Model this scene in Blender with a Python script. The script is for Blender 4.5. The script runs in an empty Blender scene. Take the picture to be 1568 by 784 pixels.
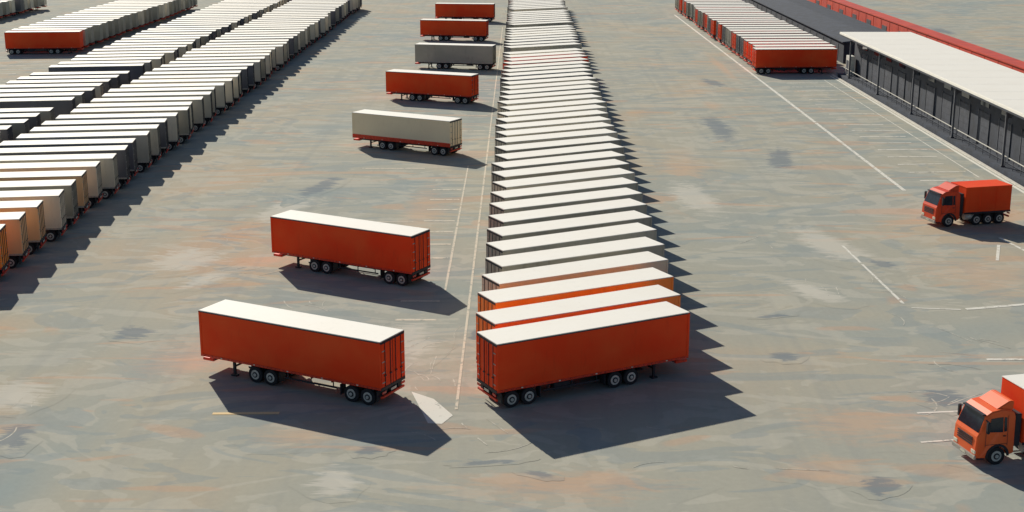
import bpy, bmesh, math, random
from mathutils import Vector, Matrix
random.seed(7)
R=math.radians
scene=bpy.context.scene

# ------------------------------------------------------------ materials
def new_mat(name):
    m=bpy.data.materials.new(name); m.use_nodes=True
    nt=m.node_tree; b=nt.nodes['Principled BSDF']
    return m,nt,b
def N(nt,t,**k):
    n=nt.nodes.new(t)
    for a,v in k.items(): setattr(n,a,v)
    return n
def noise(nt,vec,scale,detail=4,dist=0,rough=.55):
    n=N(nt,'ShaderNodeTexNoise'); n.inputs['Scale'].default_value=scale
    n.inputs['Detail'].default_value=detail; n.inputs['Distortion'].default_value=dist
    n.inputs['Roughness'].default_value=rough
    nt.links.new(vec,n.inputs['Vector']); return n.outputs['Fac']
def ramp(nt,fac,stops,interp='LINEAR'):
    r=N(nt,'ShaderNodeValToRGB'); r.color_ramp.interpolation=interp
    e=r.color_ramp.elements
    while len(e)<len(stops): e.new(.5)
    for i,(p,c) in enumerate(stops):
        e[i].position=p
        e[i].color=(c,c,c,1) if isinstance(c,(int,float)) else (*c,1)
    nt.links.new(fac,r.inputs[0]); return r.outputs[0]
def mix(nt,fac,a,b,mode='MIX'):
    m=N(nt,'ShaderNodeMix',data_type='RGBA',blend_type=mode)
    for s,v in ((m.inputs[0],fac),(m.inputs[6],a),(m.inputs[7],b)):
        if hasattr(v,'is_output'): nt.links.new(v,s)
        elif isinstance(v,(int,float)): s.default_value=v
        else: s.default_value=(*v,1)
    return m.outputs[2]
def mapping(nt,vec,rot=(0,0,0),scale=(1,1,1),loc=(0,0,0)):
    m=N(nt,'ShaderNodeMapping'); m.inputs['Rotation'].default_value=rot
    m.inputs['Scale'].default_value=scale; m.inputs['Location'].default_value=loc
    nt.links.new(vec,m.inputs['Vector']); return m.outputs[0]
def mth(nt,op,a,b=0.0,clamp=False):
    m=N(nt,'ShaderNodeMath',operation=op,use_clamp=clamp)
    for s,v in ((m.inputs[0],a),(m.inputs[1],b)):
        if hasattr(v,'is_output'): nt.links.new(v,s)
        else: s.default_value=v
    return m.outputs[0]

def ground_color(nt):
    co=N(nt,'ShaderNodeTexCoord').outputs['Object']
    base=ramp(nt,noise(nt,co,.028,2.5,1.4),[(.30,(.32,.37,.36)),(.45,(.405,.41,.355)),(.57,(.445,.425,.345)),(.67,(.50,.42,.315)),(.78,(.56,.38,.26))])
    s1=noise(nt,mapping(nt,co,(0,0,R(28)),(.10,.19,1)),1.0,2.5,2.8)
    c=mix(nt,ramp(nt,s1,[(.52,0.0),(.538,.38),(.72,.5)]),base,(.55,.53,.45))
    s2=noise(nt,mapping(nt,co,(0,0,R(-50)),(.07,.16,1),(40,10,0)),1.0,2.5,3.0)
    c=mix(nt,ramp(nt,s2,[(.56,0.0),(.578,.36),(.75,.5)]),c,(.27,.33,.345))
    s4=noise(nt,mapping(nt,co,(0,0,R(78)),(.045,.17,1),(-20,33,0)),1.0,2.5,2.0)
    c=mix(nt,ramp(nt,s4,[(.60,0.0),(.63,.34),(.75,.48)]),c,(.62,.38,.24))
    s3=noise(nt,mapping(nt,co,(0,0,0),(.7,.02,1)),1.0,2.5,.3)
    c=mix(nt,ramp(nt,s3,[(.50,0.0),(.72,.22)]),c,(.28,.30,.30))
    f=noise(nt,co,2.5,4,0,.7)
    c=mix(nt,1.0,c,ramp(nt,f,[(.3,.955),(.7,1.035)]),'MULTIPLY')
    return co,c
def add_bump(nt,b,co,scale,strength,dist=.02):
    bp=N(nt,'ShaderNodeBump'); bp.inputs['Strength'].default_value=strength; bp.inputs['Distance'].default_value=dist
    nt.links.new(noise(nt,co,scale,2,0,.7),bp.inputs['Height']); nt.links.new(bp.outputs[0],b.inputs['Normal'])

def mat_ground():
    m,nt,b=new_mat('worn_concrete'); co,c=ground_color(nt)
    nt.links.new(c,b.inputs['Base Color']); b.inputs['Roughness'].default_value=.95
    b.inputs['Specular IOR Level'].default_value=.08
    add_bump(nt,b,co,4,.18); return m
def mat_line(name,col,wear=.5,amt=.85):
    m,nt,b=new_mat(name); co,c=ground_color(nt)
    n=noise(nt,co,1.6,5,.8,.7)
    k=ramp(nt,n,[(wear-.10,0.0),(wear+.02,amt)])
    nt.links.new(mix(nt,k,c,col),b.inputs['Base Color']); b.inputs['Roughness'].default_value=.85
    b.inputs['Specular IOR Level'].default_value=.1
    return m
def mat_stain(name,col,amt=.8,lo=.30,hi=.60,rot=20):
    m,nt,b=new_mat(name); co,c=ground_color(nt)
    at=N(nt,'ShaderNodeAttribute',attribute_name='cov')
    n=noise(nt,mapping(nt,co,(0,0,R(rot)),(.30,1.2,1)),1.0,4,1.8,.65)
    a=mth(nt,'ADD',at.outputs['Fac'],mth(nt,'MULTIPLY',mth(nt,'SUBTRACT',n,.5),1.6))
    a=mth(nt,'MULTIPLY',a,mth(nt,'MULTIPLY',at.outputs['Fac'],6,True))
    k=ramp(nt,a,[(lo,0.0),(hi,amt)])
    nt.links.new(mix(nt,k,c,col),b.inputs['Base Color']); b.inputs['Roughness'].default_value=.95
    b.inputs['Specular IOR Level'].default_value=.08
    return m
def mat_paint(name,col,col2,rough=.45,dirt=.35,var=.0,dirtcol=(.10,.07,.06),spec=.4):
    m,nt,b=new_mat(name)
    co=N(nt,'ShaderNodeTexCoord').outputs['Object']
    oi=N(nt,'ShaderNodeObjectInfo').outputs['Random']
    ad=N(nt,'ShaderNodeVectorMath',operation='ADD'); nt.links.new(co,ad.inputs[0])
    cb=N(nt,'ShaderNodeCombineXYZ'); nt.links.new(mth(nt,'MULTIPLY',oi,60),cb.inputs[0]); nt.links.new(cb.outputs[0],ad.inputs[1])
    v=ad.outputs[0]
    s=noise(nt,mapping(nt,v,(0,R(20),0),(.45,.5,.6)),.7,3,.2)
    c=mix(nt,ramp(nt,s,[(.35,0.0),(.68,1.0)]),col,col2)
    d=noise(nt,mapping(nt,v,(0,0,0),(2.2,2.2,.5)),1.3,5,.3,.7)
    c=mix(nt,ramp(nt,d,[(.56,0.0),(.80,dirt)]),c,dirtcol)
    if var>0:
        c=mix(nt,1.0,c,ramp(nt,oi,[(0,1.0-var),(1,1.0)]),'MULTIPLY')
    nt.links.new(c,b.inputs['Base Color'])
    b.inputs['Roughness'].default_value=rough
    b.inputs['Specular IOR Level'].default_value=spec
    return m
def mat_plain(name,col,rough=.6,metal=0,nscale=4,amt=.25):
    m,nt,b=new_mat(name)
    co=N(nt,'ShaderNodeTexCoord').outputs['Object']
    n=noise(nt,co,nscale,4,.5)
    lo=tuple(x*(1-amt) for x in col); hi=tuple(min(1,x*(1+amt)) for x in col)
    nt.links.new(ramp(nt,n,[(.3,lo),(.7,hi)]),b.inputs['Base Color'])
    b.inputs['Roughness'].default_value=rough; b.inputs['Metallic'].default_value=metal
    return m

M={}
M['ground']=mat_ground()
M['line']=mat_line('line_paint',(.84,.82,.74),.46,.9)
M['faint']=mat_line('faded_line_paint',(.80,.71,.57),.47,.75)
M['scratch']=mat_line('scratch_mark',(.70,.67,.58),.52,.7)
M['yline']=mat_line('yellow_line_paint',(.88,.66,.36),.38,.95)
M['kerbline']=mat_line('edge_line_paint',(.87,.85,.77),.38)
M['st_light']=mat_stain('light_scuff',(.66,.63,.55),.6)
M['st_dark']=mat_stain('dark_stain',(.17,.21,.25),.65,.35,.6,-25)
M['st_tan']=mat_stain('tan_patch',(.62,.42,.28),.50,.25,.85,60)
M['red']=mat_paint('red_paint',(1.0,.070,.016),(1.0,.115,.030),.5,.20,0,(.42,.035,.02),.10)
M['orange']=mat_paint('orange_paint',(1.0,.30,.05),(1.0,.37,.09),.5,.25,0,(.3,.1,.05),.2)
M['tan']=mat_paint('tan_paint',(.92,.55,.28),(.80,.50,.27),.5,.3)
M['grey']=mat_paint('grey_paint',(.43,.42,.355),(.53,.50,.42),.5,.4,.4)
M['white']=mat_paint('cream_paint',(.86,.78,.62),(.74,.68,.55),.5,.3,.22)
M['cream']=mat_paint('bright_cream_paint',(1.0,.86,.60),(.95,.80,.56),.5,.2,0,(.5,.35,.2))
M['dark']=mat_paint('slate_paint',(.10,.11,.13),(.15,.15,.17),.5,.4)
M['roof']=mat_paint('white_roof',(.97,.945,.87),(.955,.92,.835),.7,.22,.03,(.5,.47,.42))
M['rooftrim']=mat_plain('roof_rail',(.45,.42,.37),.5)
M['redtrim']=mat_plain('red_trim',(.75,.05,.015),.5)
M['chassis']=mat_plain('chassis_steel',(.022,.026,.036),.6)
M['tyre']=mat_plain('tyre_rubber',(.018,.019,.024),.85)
M['rim']=mat_plain('wheel_rim',(.60,.60,.55),.45,.1)
M['glass']=mat_plain('cab_glass',(.02,.028,.04),.1,0,2,.3)
M['lamp']=mat_plain('lamp_lens',(.85,.80,.65),.3)
M['tail']=mat_plain('tail_lens',(.6,.02,.01),.3)
M['plate']=mat_plain('number_plate',(.75,.73,.6),.5)

# ------------------------------------------------------------ mesh builder
class B:
    def __init__(s): s.bm=bmesh.new(); s.mats=[]
    def mi(s,k):
        if k not in s.mats: s.mats.append(k)
        return s.mats.index(k)
    def box(s,x0,x1,y0,y1,z0,z1,mat,bev=0,fn=None):
        t=bmesh.new(); bmesh.ops.create_cube(t,size=1)
        for v in t.verts:
            v.co=Vector(((x0+x1)/2+v.co.x*(x1-x0),(y0+y1)/2+v.co.y*(y1-y0),(z0+z1)/2+v.co.z*(z1-z0)))
        if bev: bmesh.ops.bevel(t,geom=t.edges[:],offset=bev,segments=2,affect='EDGES',clamp_overlap=True)
        s.merge(t,mat,fn)
    def cyl(s,c,r,d,axis,mat,seg=20,r2=None,fn=None,smooth=True):
        t=bmesh.new(); bmesh.ops.create_cone(t,cap_ends=True,segments=seg,radius1=r,radius2=r if r2 is None else r2,depth=d)
        rot={'z':Matrix(),'y':Matrix.Rotation(R(90),4,'X'),'x':Matrix.Rotation(R(90),4,'Y')}[axis]
        bmesh.ops.transform(t,matrix=Matrix.Translation(c)@rot,verts=t.verts)
        s.merge(t,mat,fn,smooth and 'side')
    def prism(s,pts,y0,y1,mat,bev=0,fn=None):
        t=bmesh.new()
        a=[t.verts.new((p[0],y0,p[1])) for p in pts]; b=[t.verts.new((p[0],y1,p[1])) for p in pts]
        n=len(pts)
        f=[t.faces.new(a),t.faces.new(b[::-1])]
        for i in range(n): t.faces.new((a[i],b[i],b[(i+1)%n],a[(i+1)%n]))
        bmesh.ops.recalc_face_normals(t,faces=t.faces)
        if bev:
            e=[x for x in t.edges if x.calc_face_angle(0)>R(24)]
            bmesh.ops.bevel(t,geom=e,offset=bev,segments=3,affect='EDGES',clamp_overlap=True)
        s.merge(t,mat,fn)
    def poly(s,pts,mat,fn=None):
        t=bmesh.new(); t.faces.new([t.verts.new(p) for p in pts]); s.merge(t,mat,fn)
    def merge(s,t,mat,fn=None,smooth=False):
        k=s.mi(mat)
        mp={}
        for v in t.verts:
            co=v.co.copy()
            if fn: co=fn(co)
            mp[v]=s.bm.verts.new(co)
        for f in t.faces:
            try: nf=s.bm.faces.new([mp[v] for v in f.verts])
            except ValueError: continue
            nf.material_index=k
            if smooth=='side' and len(f.verts)==4: nf.smooth=True
        t.free()
    def mesh(s,name):
        me=bpy.data.meshes.new(name); s.bm.to_mesh(me); s.bm.free()
        for k in s.mats: me.materials.append(M[k])
        return me
def obj(name,me,loc=(0,0,0),rz=0,parent=None,sc=1):
    o=bpy.data.objects.new(name,me); scene.collection.objects.link(o)
    o.location=loc; o.rotation_euler=(0,0,rz); o.scale=(sc,sc,sc)
    if parent: o.parent=parent
    return o

# ------------------------------------------------------------ trailer
L,W,Z0,Z1=13.2,2.55,1.10,4.02
def wheel(b,x,y,side,r=.50,w=.30):
    b.cyl((x,y,r),r,w,'y','tyre',24)
    b.cyl((x,y+side*(w/2+.002),r),r*.60,.03,'y','rim',20)
    b.cyl((x,y+side*(w/2+.025),r),r*.36,.03,'y','chassis',16)
    b.cyl((x,y+side*(w/2+.05),r),r*.20,.06,'y','rim',12)
def trailer_mesh(paint,name,lower=None):
    b=B(); h=L/2; w=W/2
    low=lower or ('redtrim' if paint in('red','orange') else 'rooftrim')
    lh=.42 if lower else .11
    b.box(-h,h,-w,w,Z0,Z1-.06,paint,.03)
    b.box(-h-.02,h+.02,-w-.02,w+.02,Z1-.055,Z1,'roof',.015)
    for sy in (-1,1):
        b.box(-h-.03,h+.03,sy*w-.03,sy*w+.03,Z1-.11,Z1-.06,'chassis' if paint=='red' else paint)
        b.box(-h-.02,h+.02,sy*w-.035,sy*w+.035,Z0-.03,Z0+lh,low)
        for i in range(1,44):
            x=-h+i*L/44
            b.box(x-.025,x+.025,sy*(w+.036)-.006,sy*(w+.036)+.006,Z0+.03,Z0+.06,'chassis')
        for x in (-h+.05,h-.05):
            b.box(x-.07,x+.07,sy*w-.03,sy*w+.03,Z0,Z1-.05,paint)
        for x in (-5,-2.5,0,2.5,5):
            b.box(x-.06,x+.06,sy*(w+.045)-.01,sy*(w+.045)+.01,Z0+.02,Z0+.08,'lamp')
    for sy in (-1,1):
        b.box(-h-.035,-h,sy*.03 if sy>0 else -w+.10,w-.10 if sy>0 else -.03,Z0+.10,Z1-.20,paint,.01)
        for yy in (.28,.85):
            b.cyl((-h-.06,sy*yy,(Z0+Z1)/2-.03),.022,Z1-Z0-.30,'z','chassis',8)
            b.box(-h-.10,-h-.05,sy*yy-.10,sy*yy+.10,Z0+.75,Z0+.81,'chassis')
        for zz in (.35,.95,1.6,2.25):
            b.box(-h-.055,-h-.03,sy*(w-.26)-.14,sy*(w-.26)+.14,Z0+zz,Z0+zz+.06,'rooftrim')
    b.box(-h-.04,-h,-w,w,Z1-.19,Z1-.07,'chassis')
    b.box(-h-.012,-h-.004,-.03,.03,Z0+.1,Z1-.2,'chassis')
    b.box(-h-.05,-h+.05,-w,w,Z0-.10,Z0+.08,'chassis')
    for yy in (-.8,-.4,0,.4,.8): b.box(h-.001,h+.02,yy-.03,yy+.03,Z0+.15,Z1-.2,paint)
    for sy in (-1,1):
        b.box(-h+.1,h-.4,sy*.50-.07,sy*.50+.07,Z0-.34,Z0-.005,'chassis')
    for i in range(9):
        x=-h+.6+i*1.45
        b.box(x-.04,x+.04,-w+.08,w-.08,Z0-.16,Z0-.01,'chassis')
    for x in (-5.65,-4.5,1.35,2.5):
        b.cyl((x,0,.5),.08,2.2,'y','chassis',10)
        b.box(x-.45,x+.45,-.62,-.40,.48,.72,'chassis'); b.box(x-.45,x+.45,.40,.62,.48,.72,'chassis')
        for sy in (-1,1):
            wheel(b,x,sy*1.10,sy); b.cyl((x,sy*.72,.5),.49,.28,'y','tyre',20)
    for x in (-6.35,-3.8,.6):
        for sy in (-1,1): b.box(x-.02,x+.02,sy*1.05-.28,sy*1.05+.28,.35,Z0-.1,'chassis')
    b.box(-h-.04,-h+.08,-w+.05,w-.05,.52,.66,'redtrim',.02)
    for sy in (-1,1):
        b.box(-h+.05,-h+.15,sy*.7-.05,sy*.7+.05,.60,Z0-.02,'chassis')
        b.box(-h-.07,-h-.03,sy*1.0-.20,sy*1.0+.20,.80,.94,'tail')
    b.box(-h-.07,-h-.045,-.28,.28,.78,.92,'plate')
    for sy in (-1,1):
        b.box(4.3,4.46,sy*.85-.07,sy*.85+.07,.12,Z0-.02,'chassis'); b.box(4.18,4.58,sy*.85-.15,sy*.85+.15,.0,.10,'chassis')
    b.box(4.34,4.42,-.85,.85,.55,.65,'chassis')
    b.box(4.9,6.3,-.55,.55,Z0-.22,Z0-.06,'redtrim',.03)
    b.box(5.9,6.75,-1.0,1.0,Z0-.40,Z0-.22,'redtrim',.03)
    for sy in (-1,1):
        b.box(-3.5,.3,sy*1.18-.02,sy*1.18+.02,.62,.72,'chassis')
        for x in (-3.2,-1.6,0.1): b.box(x-.03,x+.03,sy*1.16-.02,sy*1.16+.02,.62,Z0-.03,'chassis')
    b.box(-2.8,-1.7,-1.12,-.65,.50,.98,'chassis',.03)
    return b.mesh(name)
TM={k:trailer_mesh(k,'trailer_'+k) for k in ('red','orange','tan','grey','white','dark')}
TM['beige_red']=trailer_mesh('cream','trailer_beige','redtrim')
def trailer(kind,x,y,deg):
    return obj('semi_trailer',TM[kind],(x,y,0),R(deg))

for k,x,y,a in (('red',-13.2,78.4,152.5),('red',-13.2,103.2,151.2),('beige_red',-12.9,155.3,151.5),
                ('red',-12.3,193.0,158),('grey',-10.6,229,168),('red',-12.8,273,170),('red',-12.2,313,174)):
    trailer(k,x,y,a)
y=78.1; i=0
while y<345:
    if i==0: k='red'
    elif i in(1,2): k='orange'
    elif i in(30,31): k='red'
    elif i in(26,36,37,45): k='dark'
    else: k=random.choice(['grey','grey','grey','white'])
    if i not in (34,43,51):
        trailer(k,4.0+random.uniform(-.18,.18)*(i>0),y+random.uniform(-.12,.12)*(i>0),28+random.uniform(-.8,.8)*(i>0))
    y+=3.75 if i==0 else 4.3; i+=1
def row(xc,y0,y1,step,ang,kinds,first=(),gaps=()):
    y=y0;i=0
    while y<y1:
        k=first[i] if i<len(first) else random.choice(kinds)
        if i not in gaps: trailer(k,xc+random.uniform(-.35,.35),y+random.uniform(-.15,.15),ang+random.uniform(-.8,.8))
        y+=step;i+=1
row(-45.8,83.6,345,4.2,188,['grey','white','grey','white','dark'],('grey','grey','grey','orange','orange','tan','tan','white','grey','tan','white'))
row(-61.6,125,345,4.2,188,['grey','white','dark'],(),(9,17))
row(-86.5,250,345,4.3,5,['grey','white','grey'],('red','grey'))
row(-124,292,345,4.3,5,['grey','white','dark'])
row(45.0,223.5,345,4.25,3,['red','grey','grey','dark','red'],('red','red'))

# ------------------------------------------------------------ trucks
def truck_mesh(cab,box,boxlen,boxh,wheels,gap=.35):
    b=B()
    def tp(c):
        if c.z>1.9: c.y*=1-.09*(c.z-1.9)/1.3
        if c.x>-.6: c.y*=1-.06*min(1,(c.x+.6)/.6)
        return c
    arch=[(-1.30+.64*math.cos(t),.52+.64*math.sin(t)) for t in [math.pi*i/12 for i in range(13)]]
    pts=[(-2.35,.62),(-2.35,2.85),(-2.15,3.12),(-1.5,3.26),(-.85,3.16),(-.50,2.95),(-.12,1.95),(-.02,1.75),(.02,1.1),(.02,.52),(-.12,.40),(-.50,.40)]+arch
    b.prism(pts,-1.22,1.22,cab,.06,tp)
    b.prism([(-2.25,3.05),(-2.3,3.62),(-2.0,3.66),(-1.2,3.22)],-.95,.95,cab,.05)
    for sy in (-1,1):
        for j in range(12):
            t0,t1=math.pi*j/12,math.pi*(j+1)/12
            P=lambda r,t:(-1.30+r*math.cos(t),.52+r*math.sin(t))
            q=[P(.60,t0),P(.74,t0),P(.74,t1),P(.60,t1)]
            b.prism(q,sy*1.23-.025,sy*1.23+.025,'chassis')
        yo=sy*1.226
        b.poly([(-.62,yo,2.02),(-.80,yo,2.78),(-1.55,yo,2.82),(-1.55,yo,1.95)],'glass',tp)
        b.poly([(-1.62,yo,1.97),(-1.62,yo,2.80),(-1.80,yo,2.78),(-1.80,yo,1.99)],'glass',tp)
        b.box(-1.88,-1.86,yo-.004,yo+.006,1.15,2.9,'chassis',fn=tp)
        b.box(-.52,-.50,yo-.004,yo+.006,1.15,1.95,'chassis',fn=tp)
        b.box(-1.86,-.52,yo-.004,yo+.006,1.25,1.27,'chassis',fn=tp)
        b.box(-1.75,-1.58,yo-.01,yo+.03,1.70,1.75,'chassis',fn=tp)
        b.box(-.48,-.40,sy*1.22-.02,sy*1.48+.02,2.72,2.76,'chassis')
        b.box(-.52,-.36,sy*1.46-.10,sy*1.46+.10,2.05,2.72,'chassis',.03)
        b.box(-.10,.045,sy*.90-.20,sy*.90+.20,.72,.95,'lamp',.02)
        b.box(-.05,.05,sy*.95-.10,sy*.95+.10,.48,.58,'lamp',.01)
        b.box(-.50,-.06,sy*1.19-.05,sy*1.19+.03,.42,.50,'chassis')
    dx=.02
    b.poly([(-.145+dx+.01,-1.06,1.98),(-.145+dx+.01,1.06,1.98),(-.47+dx,1.0,2.86),(-.47+dx,-1.0,2.86)],'glass')
    b.box(-.56,-.30,-1.02,1.02,2.93,3.0,'chassis',.02)
    for z in (1.15,1.28,1.41,1.54): b.box(.0,.045,-.75,.75,z,z+.07,'chassis')
    b.box(-.05,.09,-1.16,1.16,.40,.66,'rooftrim',.04)
    b.box(.09,.10,-.26,.26,.46,.58,'plate')
    wheel(b,-1.30,-1.02,-1,.52,.32); wheel(b,-1.30,1.02,1,.52,.32)
    x1=-2.35-gap; x0=x1-boxlen
    for sy in (-1,1): b.box(x0+.1,-.6,sy*.42-.06,sy*.42+.06,.72,.98,'chassis')
    b.box(-2.35-gap*.8,-2.35,-1.1,1.1,.98,2.9,'chassis',.03)
    b.cyl((x1+.12,-.85,2.0),.09,1.9,'z','rim',12)
    b.box(x0,x1,-1.26,1.26,1.12,1.12+boxh,box,.03)
    b.box(x0-.02,x1+.02,-1.28,1.28,1.12+boxh-.03,1.12+boxh+.02,'roof' if boxh>2.7 else box,.01)
    for sy in (-1,1):
        b.box(x0-.02,x1+.02,sy*1.26-.03,sy*1.26+.03,1.08,1.22,'chassis')
        n=max(3,int(boxlen/1.2))
        for i in range(1,n): 
            x=x0+i*boxlen/n; b.box(x-.02,x+.02,sy*1.26-.02,sy*1.26+.02,1.24,1.08+boxh,box)
        b.cyl((x1-.75,sy*.85,.78),.30,1.1,'x','rim',18)
        b.box(x1-1.35,x1-.15,sy*1.16-.03,sy*1.16+.03,.45,.52,'chassis')
        for wx in wheels:
            wheel(b,wx,sy*1.05,sy,.5,.30); b.cyl((wx,sy*.70,.5),.49,.28,'y','tyre',20)
            b.box(wx-.55,wx+.55,sy*1.02-.20,sy*1.02+.20,1.01,1.05,'chassis')
    b.box(x0-.03,x0+.1,-1.15,1.15,.55,.68,'redtrim')
    for sy in (-1,1): b.box(x0-.06,x0-.02,sy*.95-.2,sy*.95+.2,.82,.95,'tail')
    return b.mesh('truck_body')
M['cabred']=mat_paint('cab_red_paint',(.75,.05,.014),(.85,.09,.025),.4,.3,0,(.2,.03,.02),.4)
t1=truck_mesh('cabred','red',4.6,2.35,(-4.1,-5.25,-6.4),.45)
obj('box_truck',t1,(36.5,119.2,0),R(180+15))
M['caborange']=mat_paint('cab_orange_paint',(1.0,.13,.03),(1.0,.19,.05),.4,.2,0,(.3,.05,.02),.4)
t2=truck_mesh('caborange','red',9.0,3.15,(-4.2,-9.4,-10.6),.5)
obj('box_truck',t2,(23.4,67.1,0),R(180+14),sc=.93)

# ------------------------------------------------------------ ground
bm=bmesh.new()
xs=[-3000,-600,-200,-60,0,60,200,600,3000]; ys=[-600,-50,50,120,250,500,1500,5000]
vg=[[bm.verts.new((x,yy,0)) for x in xs] for yy in ys]
for a in range(len(ys)-1):
    for c in range(len(xs)-1): bm.faces.new((vg[a][c],vg[a][c+1],vg[a+1][c+1],vg[a+1][c]))
me=bpy.data.meshes.new('ground'); bm.to_mesh(me); bm.free(); me.materials.append(M['ground']); obj('ground',me)

def strip(bm,pts,w,z):
    prev=None
    for i,p in enumerate(pts):
        a=pts[max(0,i-1)]; c=pts[min(len(pts)-1,i+1)]
        d=Vector((c[0]-a[0],c[1]-a[1],0)).normalized(); n=Vector((-d.y,d.x,0))*w/2*random.uniform(.85,1.1)
        P=Vector((p[0],p[1],z)); cur=(bm.verts.new(P+n),bm.verts.new(P-n))
        if prev: bm.faces.new((prev[0],prev[1],cur[1],cur[0]))
        prev=cur
def markings(name,rects,mat,z=.016):
    bm=bmesh.new()
    for (xa,ya),(xb,yb),w in rects:
        k=max(1,int(math.hypot(xb-xa,yb-ya)/6))
        strip(bm,[(xa+(xb-xa)*i/k,ya+(yb-ya)*i/k) for i in range(k+1)],w,z)
    bmesh.ops.recalc_face_normals(bm,faces=bm.faces)
    me=bpy.data.meshes.new(name); bm.to_mesh(me); bm.free(); me.materials.append(M[mat]); return obj(name,me)
rects=[((-3.6,74),(-3.6,300),.18),((-5.5,98),(-5.5,146),.18)]
for yy in (138.3,133.6,129.2,124.9,120.4,116.3,112,107.5,95.5,91): rects.append(((-8.6,yy),(-5.75,yy),.40))
rects+=[((-16.8,144.4),(-10.1,144.4),.4),((-15.5,120),(-9.5,120),.2)]
for i in range(9): rects.append(((-7.5,168+i*12),(-4.2,168+i*12),.4))
markings('faded_bay_markings',rects,'faint')
rects=[((38.3,133.5),(36.9,330),.42),
        ((27.2,111.8),(27.8,95),.22),((28.1,94),(31.5,93.6),.18),((31.9,93.7),(38,95.3),.40),((29.8,82.9),(36,82.9),.36),
        ((22.8,73.6),(25.4,73.9),.2),((21.8,69.3),(24.1,69.7),.2),((38.6,107),(40.4,112),.25),((41.3,114.5),(42.8,104),.3),
        ((31.5,80.2),(34,80.6),.14)]
for i in range(20): rects.append(((41.2,134+i*4.3),(46.3+(i%3)*.5,134.3+i*4.3),.34))
rects+=[((47.8,140),(47.8,215),.14)]
for i in range(12): rects.append(((-98+i*1.2-(i%3)*2,188+i*5.5),(-84+i*.4,189+i*5.5),.3))
markings('parking_line_markings',rects,'line')
markings('edge_line_marking',[((49.85,62),(49.85,220),.36)],'kerbline')
markings('yellow_line_marking',[((-17.5,73.3),(-13.7,73.4),.36)],'yline')
b=B()
b.poly([(-6.4,76.9,.014),(-5.1,71.9,.014),(-4.3,71.8,.014),(-3.75,73.1,.014),(-5.0,75.7,.014)],'kerbline')
obj('pavement_wedge_marking',b.mesh('wedge'))
# thin drag scratches, mostly around the standing trailers
rs=random.Random(11); bm=bmesh.new(); zz=.0115
spots=[(-7.5,84,2.5,4,16),(-5.5,78,1.5,2.5,8),(-22,104,4,6,8),(-3,70,3,3,5),(-16,92,3,4,7),(24,100,5,9,8),(31,84,3,5,8),(-30,72,4,5,6),(8,68,6,3,5),(24,74,2.5,5,5)]
for cx,cy,sx,sy,n in spots:
    a0=rs.uniform(0,180)
    for k in range(n):
        x=cx+rs.gauss(0,sx*.6); yq=cy+rs.gauss(0,sy*.6); a=R(a0+rs.gauss(0,22)); ln=rs.uniform(.8,3.4); cv=rs.uniform(-.25,.25)
        pts=[]
        for j in range(6):
            pts.append((x,yq)); x+=math.cos(a)*ln/5; yq+=math.sin(a)*ln/5; a+=cv
        strip(bm,pts,rs.uniform(.035,.10),zz); zz+=.00002
me=bpy.data.meshes.new('pavement_scratches'); bm.to_mesh(me); bm.free(); me.materials.append(M['scratch']); obj('pavement_scratches',me)

def blobs(name,lst,mat,z=.003):
    bm=bmesh.new(); lay=bm.verts.layers.float.new('cov')
    for (x,y,lx,ly,a) in lst:
        c=bm.verts.new((x,y,z)); c[lay]=1.0
        rings=[]; ca,sa=math.cos(R(a)),math.sin(R(a)); ns=18
        js=[random.uniform(.8,1.1) for _ in range(ns)]
        for rr,cv in ((.5,.62),(1.0,.25),(1.35,0.0)):
            ring=[]
            for i in range(ns):
                t=2*math.pi*i/ns; u=math.cos(t)*lx/2*rr*js[i]; w=math.sin(t)*ly/2*rr*js[i]
                v=bm.verts.new((x+u*ca-w*sa,y+u*sa+w*ca,z)); v[lay]=cv; ring.append(v)
            rings.append(ring)
        for i in range(ns):
            j=(i+1)%ns
            bm.faces.new((c,rings[0][i],rings[0][j]))
            for k in (0,1): bm.faces.new((rings[k][i],rings[k+1][i],rings[k+1][j],rings[k][j]))
        z+=.00015
    me=bpy.data.meshes.new(name); bm.to_mesh(me); bm.free(); me.materials.append(M[mat]); return obj(name,me)
blobs('pavement_patches',[(36,103,12,14,0),(2,63.5,14,5,0),(19,72,8,7,0),(17,140,6,40,-5),(26.7,189,3.5,9,0),(-20,84,10,10,0),
      (-9,125,5,30,0),(34,230,2.2,50,0),(16,66,6,4,0),(-12,70,7,4,0)],'st_tan',.002)
blobs('pavement_scuffs',[(-27,107,7,9,20),(-24,101,3,6,-30),(-9.4,63.9,3,4,10),(-17,88,5,8,-40),(-7.5,86,5,10,0),
      (26,112,5,16,15),(22,98,3,8,30),(25,67,4,3,0),(-30,76,5,6,20),(17,130,5,18,5),(-22,125,4,14,-10)],'st_light',.005)
blobs('pavement_stains',[(18.1,63.7,2.4,2.6,-20),(17,83.4,2.4,2.2,20),(-27.7,70,2.8,5,10),(29.9,212,3.5,12,10),
      (29,150,4,18,-10),(-26,88,3,4,30),(-8,68,2,1.6,0),(-20,135,3,14,-15),(25,170,4,24,0),(29,106,2.2,4,30),(25,76,3,4,0),(89,292,5,20,0),
      (17.8,92,3.2,.9,15),(1,65,2.4,1.0,-30),(-2.8,88,1.2,5,0),(-1.5,66.5,4,.8,10)],'st_dark',.0085)

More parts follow.
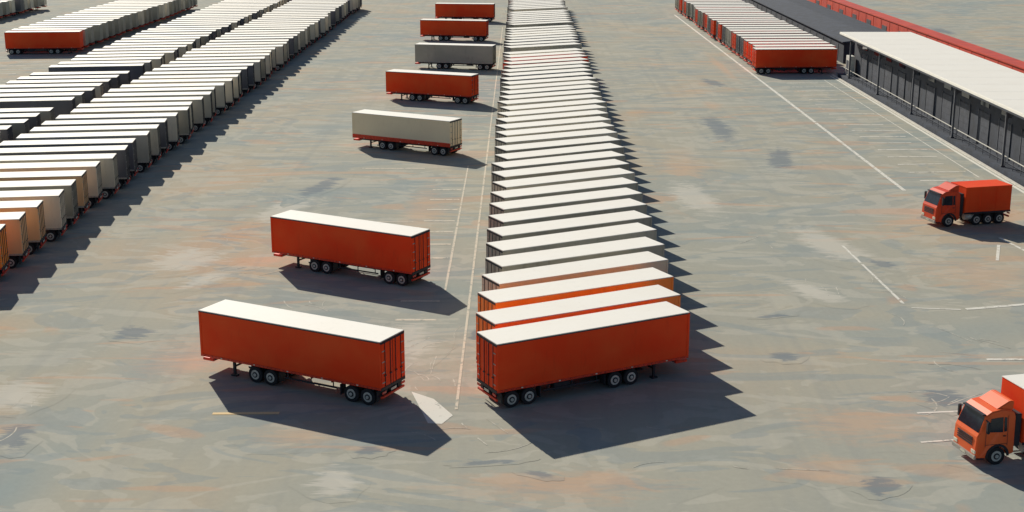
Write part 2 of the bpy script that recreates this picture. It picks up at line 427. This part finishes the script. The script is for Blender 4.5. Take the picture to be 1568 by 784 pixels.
# ------------------------------------------------------------ dock warehouse on the right
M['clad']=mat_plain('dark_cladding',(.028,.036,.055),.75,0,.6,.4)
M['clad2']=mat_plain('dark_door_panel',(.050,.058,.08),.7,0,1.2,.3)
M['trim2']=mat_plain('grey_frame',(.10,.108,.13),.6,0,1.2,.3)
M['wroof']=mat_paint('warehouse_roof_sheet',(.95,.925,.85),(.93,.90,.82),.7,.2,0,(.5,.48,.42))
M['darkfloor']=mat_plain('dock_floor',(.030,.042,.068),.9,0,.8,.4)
M['kerb']=mat_plain('kerb_concrete',(.66,.63,.56),.8,0,2,.15)
M['white_steel']=mat_plain('white_steel',(.75,.73,.66),.5,0,2,.1)
M['brickred']=mat_paint('red_cladding',(.70,.07,.03),(.52,.05,.03),.6,.4)
wh=bpy.data.objects.new('dock_warehouse',None); scene.collection.objects.link(wh)
YA,YB=60,219
b=B(); b.box(50.7,61.9,YA,YB,6.75,7.1,'wroof',.04)
for i in range(26):
    yy=YA+3+i*6; b.box(50.9,61.7,yy-.03,yy+.03,7.09,7.106,'wroof')
obj('roof',b.mesh('wh_roof'),parent=wh)
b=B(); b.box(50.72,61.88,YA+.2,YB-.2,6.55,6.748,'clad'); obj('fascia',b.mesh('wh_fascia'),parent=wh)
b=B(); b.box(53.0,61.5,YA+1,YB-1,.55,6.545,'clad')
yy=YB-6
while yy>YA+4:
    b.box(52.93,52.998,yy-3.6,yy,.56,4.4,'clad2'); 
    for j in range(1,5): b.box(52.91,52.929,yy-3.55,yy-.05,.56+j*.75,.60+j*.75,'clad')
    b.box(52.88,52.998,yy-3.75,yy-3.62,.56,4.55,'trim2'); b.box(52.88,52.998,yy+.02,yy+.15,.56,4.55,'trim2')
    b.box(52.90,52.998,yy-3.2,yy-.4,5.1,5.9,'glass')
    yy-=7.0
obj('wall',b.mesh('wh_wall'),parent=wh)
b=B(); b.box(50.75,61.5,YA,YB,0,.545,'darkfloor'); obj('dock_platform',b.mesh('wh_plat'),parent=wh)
b=B(); yy=YB-6
while yy>YA:
    b.box(51.05,51.27,yy-.11,yy+.11,.55,6.54,'trim2'); b.box(50.95,51.37,yy-.22,yy+.22,.548,.70,'trim2'); 
    b.prism([(51.27,6.54),(52.6,6.54),(51.27,5.6)],yy-.04,yy+.04,'trim2')
    yy-=17.5
obj('columns',b.mesh('wh_cols'),parent=wh)
b=B()
b.box(51.42,51.48,YA,YB-1,1.60,1.68,'white_steel'); b.box(51.43,51.47,YA,YB-1,1.10,1.14,'trim2')
yy=YB-1.5
while yy>YA: b.box(51.42,51.48,yy-.03,yy+.03,.548,1.60,'trim2'); yy-=2.4
obj('handrail',b.mesh('wh_rail'),parent=wh)
b=B(); b.box(51.7,52.6,YB-3.2,YB-1.2,.55,3.6,'white_steel',.03); b.box(51.66,51.698,YB-2.9,YB-1.6,.9,2.9,'clad2'); obj('door_booth',b.mesh('wh_booth'),parent=wh)
b=B(); b.box(50.15,50.55,YA,YB+2,0,.14,'kerb',.02); obj('kerb',b.mesh('kerb'))

sh=bpy.data.objects.new('storage_shed',None); scene.collection.objects.link(sh)
b=B(); b.box(55.5,67,236,350,0,3.6,'clad'); obj('walls',b.mesh('shed_w'),parent=sh)
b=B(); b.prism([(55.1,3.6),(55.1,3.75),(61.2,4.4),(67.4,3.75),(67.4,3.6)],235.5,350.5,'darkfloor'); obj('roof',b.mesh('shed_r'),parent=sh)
b=B()
for i in range(18): b.box(55.44,55.498,240+i*6,243.5+i*6,.05,3.0,'clad2')
obj('doors',b.mesh('shed_d'),parent=sh)
rb=bpy.data.objects.new('red_terminal_building',None); scene.collection.objects.link(rb)
b=B(); b.box(71.5,73.8,90,350,0,4.3,'brickred'); obj('walls',b.mesh('rb_w'),parent=rb)
b=B(); b.box(71.3,74.0,89.8,350.2,4.3,4.5,'brickred'); obj('parapet',b.mesh('rb_p'),parent=rb)
b=B()
for i in range(40): b.box(71.45,71.498,94+i*6.2,94.15+i*6.2,.1,4.2,'redtrim')
for i in range(20): b.box(71.44,71.498,96+i*12.4,99.5+i*12.4,.1,3.1,'clad2')
obj('doors',b.mesh('rb_d'),parent=rb)

# ------------------------------------------------------------ light, sky, camera
d=Vector((3.1,-6.9,-4.0)).normalized()
el=math.asin(-d.z); az=math.atan2(-d.x,-d.y)
sun=bpy.data.lights.new('sun','SUN'); sun.energy=5; sun.angle=R(.5); sun.color=(1,.93,.80)
so=bpy.data.objects.new('sun',sun); scene.collection.objects.link(so); so.rotation_euler=d.to_track_quat('-Z','Y').to_euler(); so.location=(0,0,60)
w=bpy.data.worlds.new('World'); scene.world=w; w.use_nodes=True
nt=w.node_tree; bg=nt.nodes['Background']
sk=nt.nodes.new('ShaderNodeTexSky'); sk.sky_type='NISHITA'; sk.sun_disc=False
sk.sun_elevation=el; sk.sun_rotation=az; sk.dust_density=.8; sk.air_density=1.0; sk.ozone_density=2.0
nt.links.new(sk.outputs[0],bg.inputs[0]); bg.inputs[1].default_value=.058
cam=bpy.data.cameras.new('camera'); cam.sensor_width=36; cam.lens=36*2100/1568; cam.clip_end=6000; cam.clip_start=.5
co=bpy.data.objects.new('camera',cam); scene.collection.objects.link(co)
co.location=(0,0,29); co.rotation_euler=(R(90-15.0),0,R(.3))
scene.camera=co
scene.view_settings.view_transform='Standard'; scene.view_settings.look='None'; scene.view_settings.exposure=0
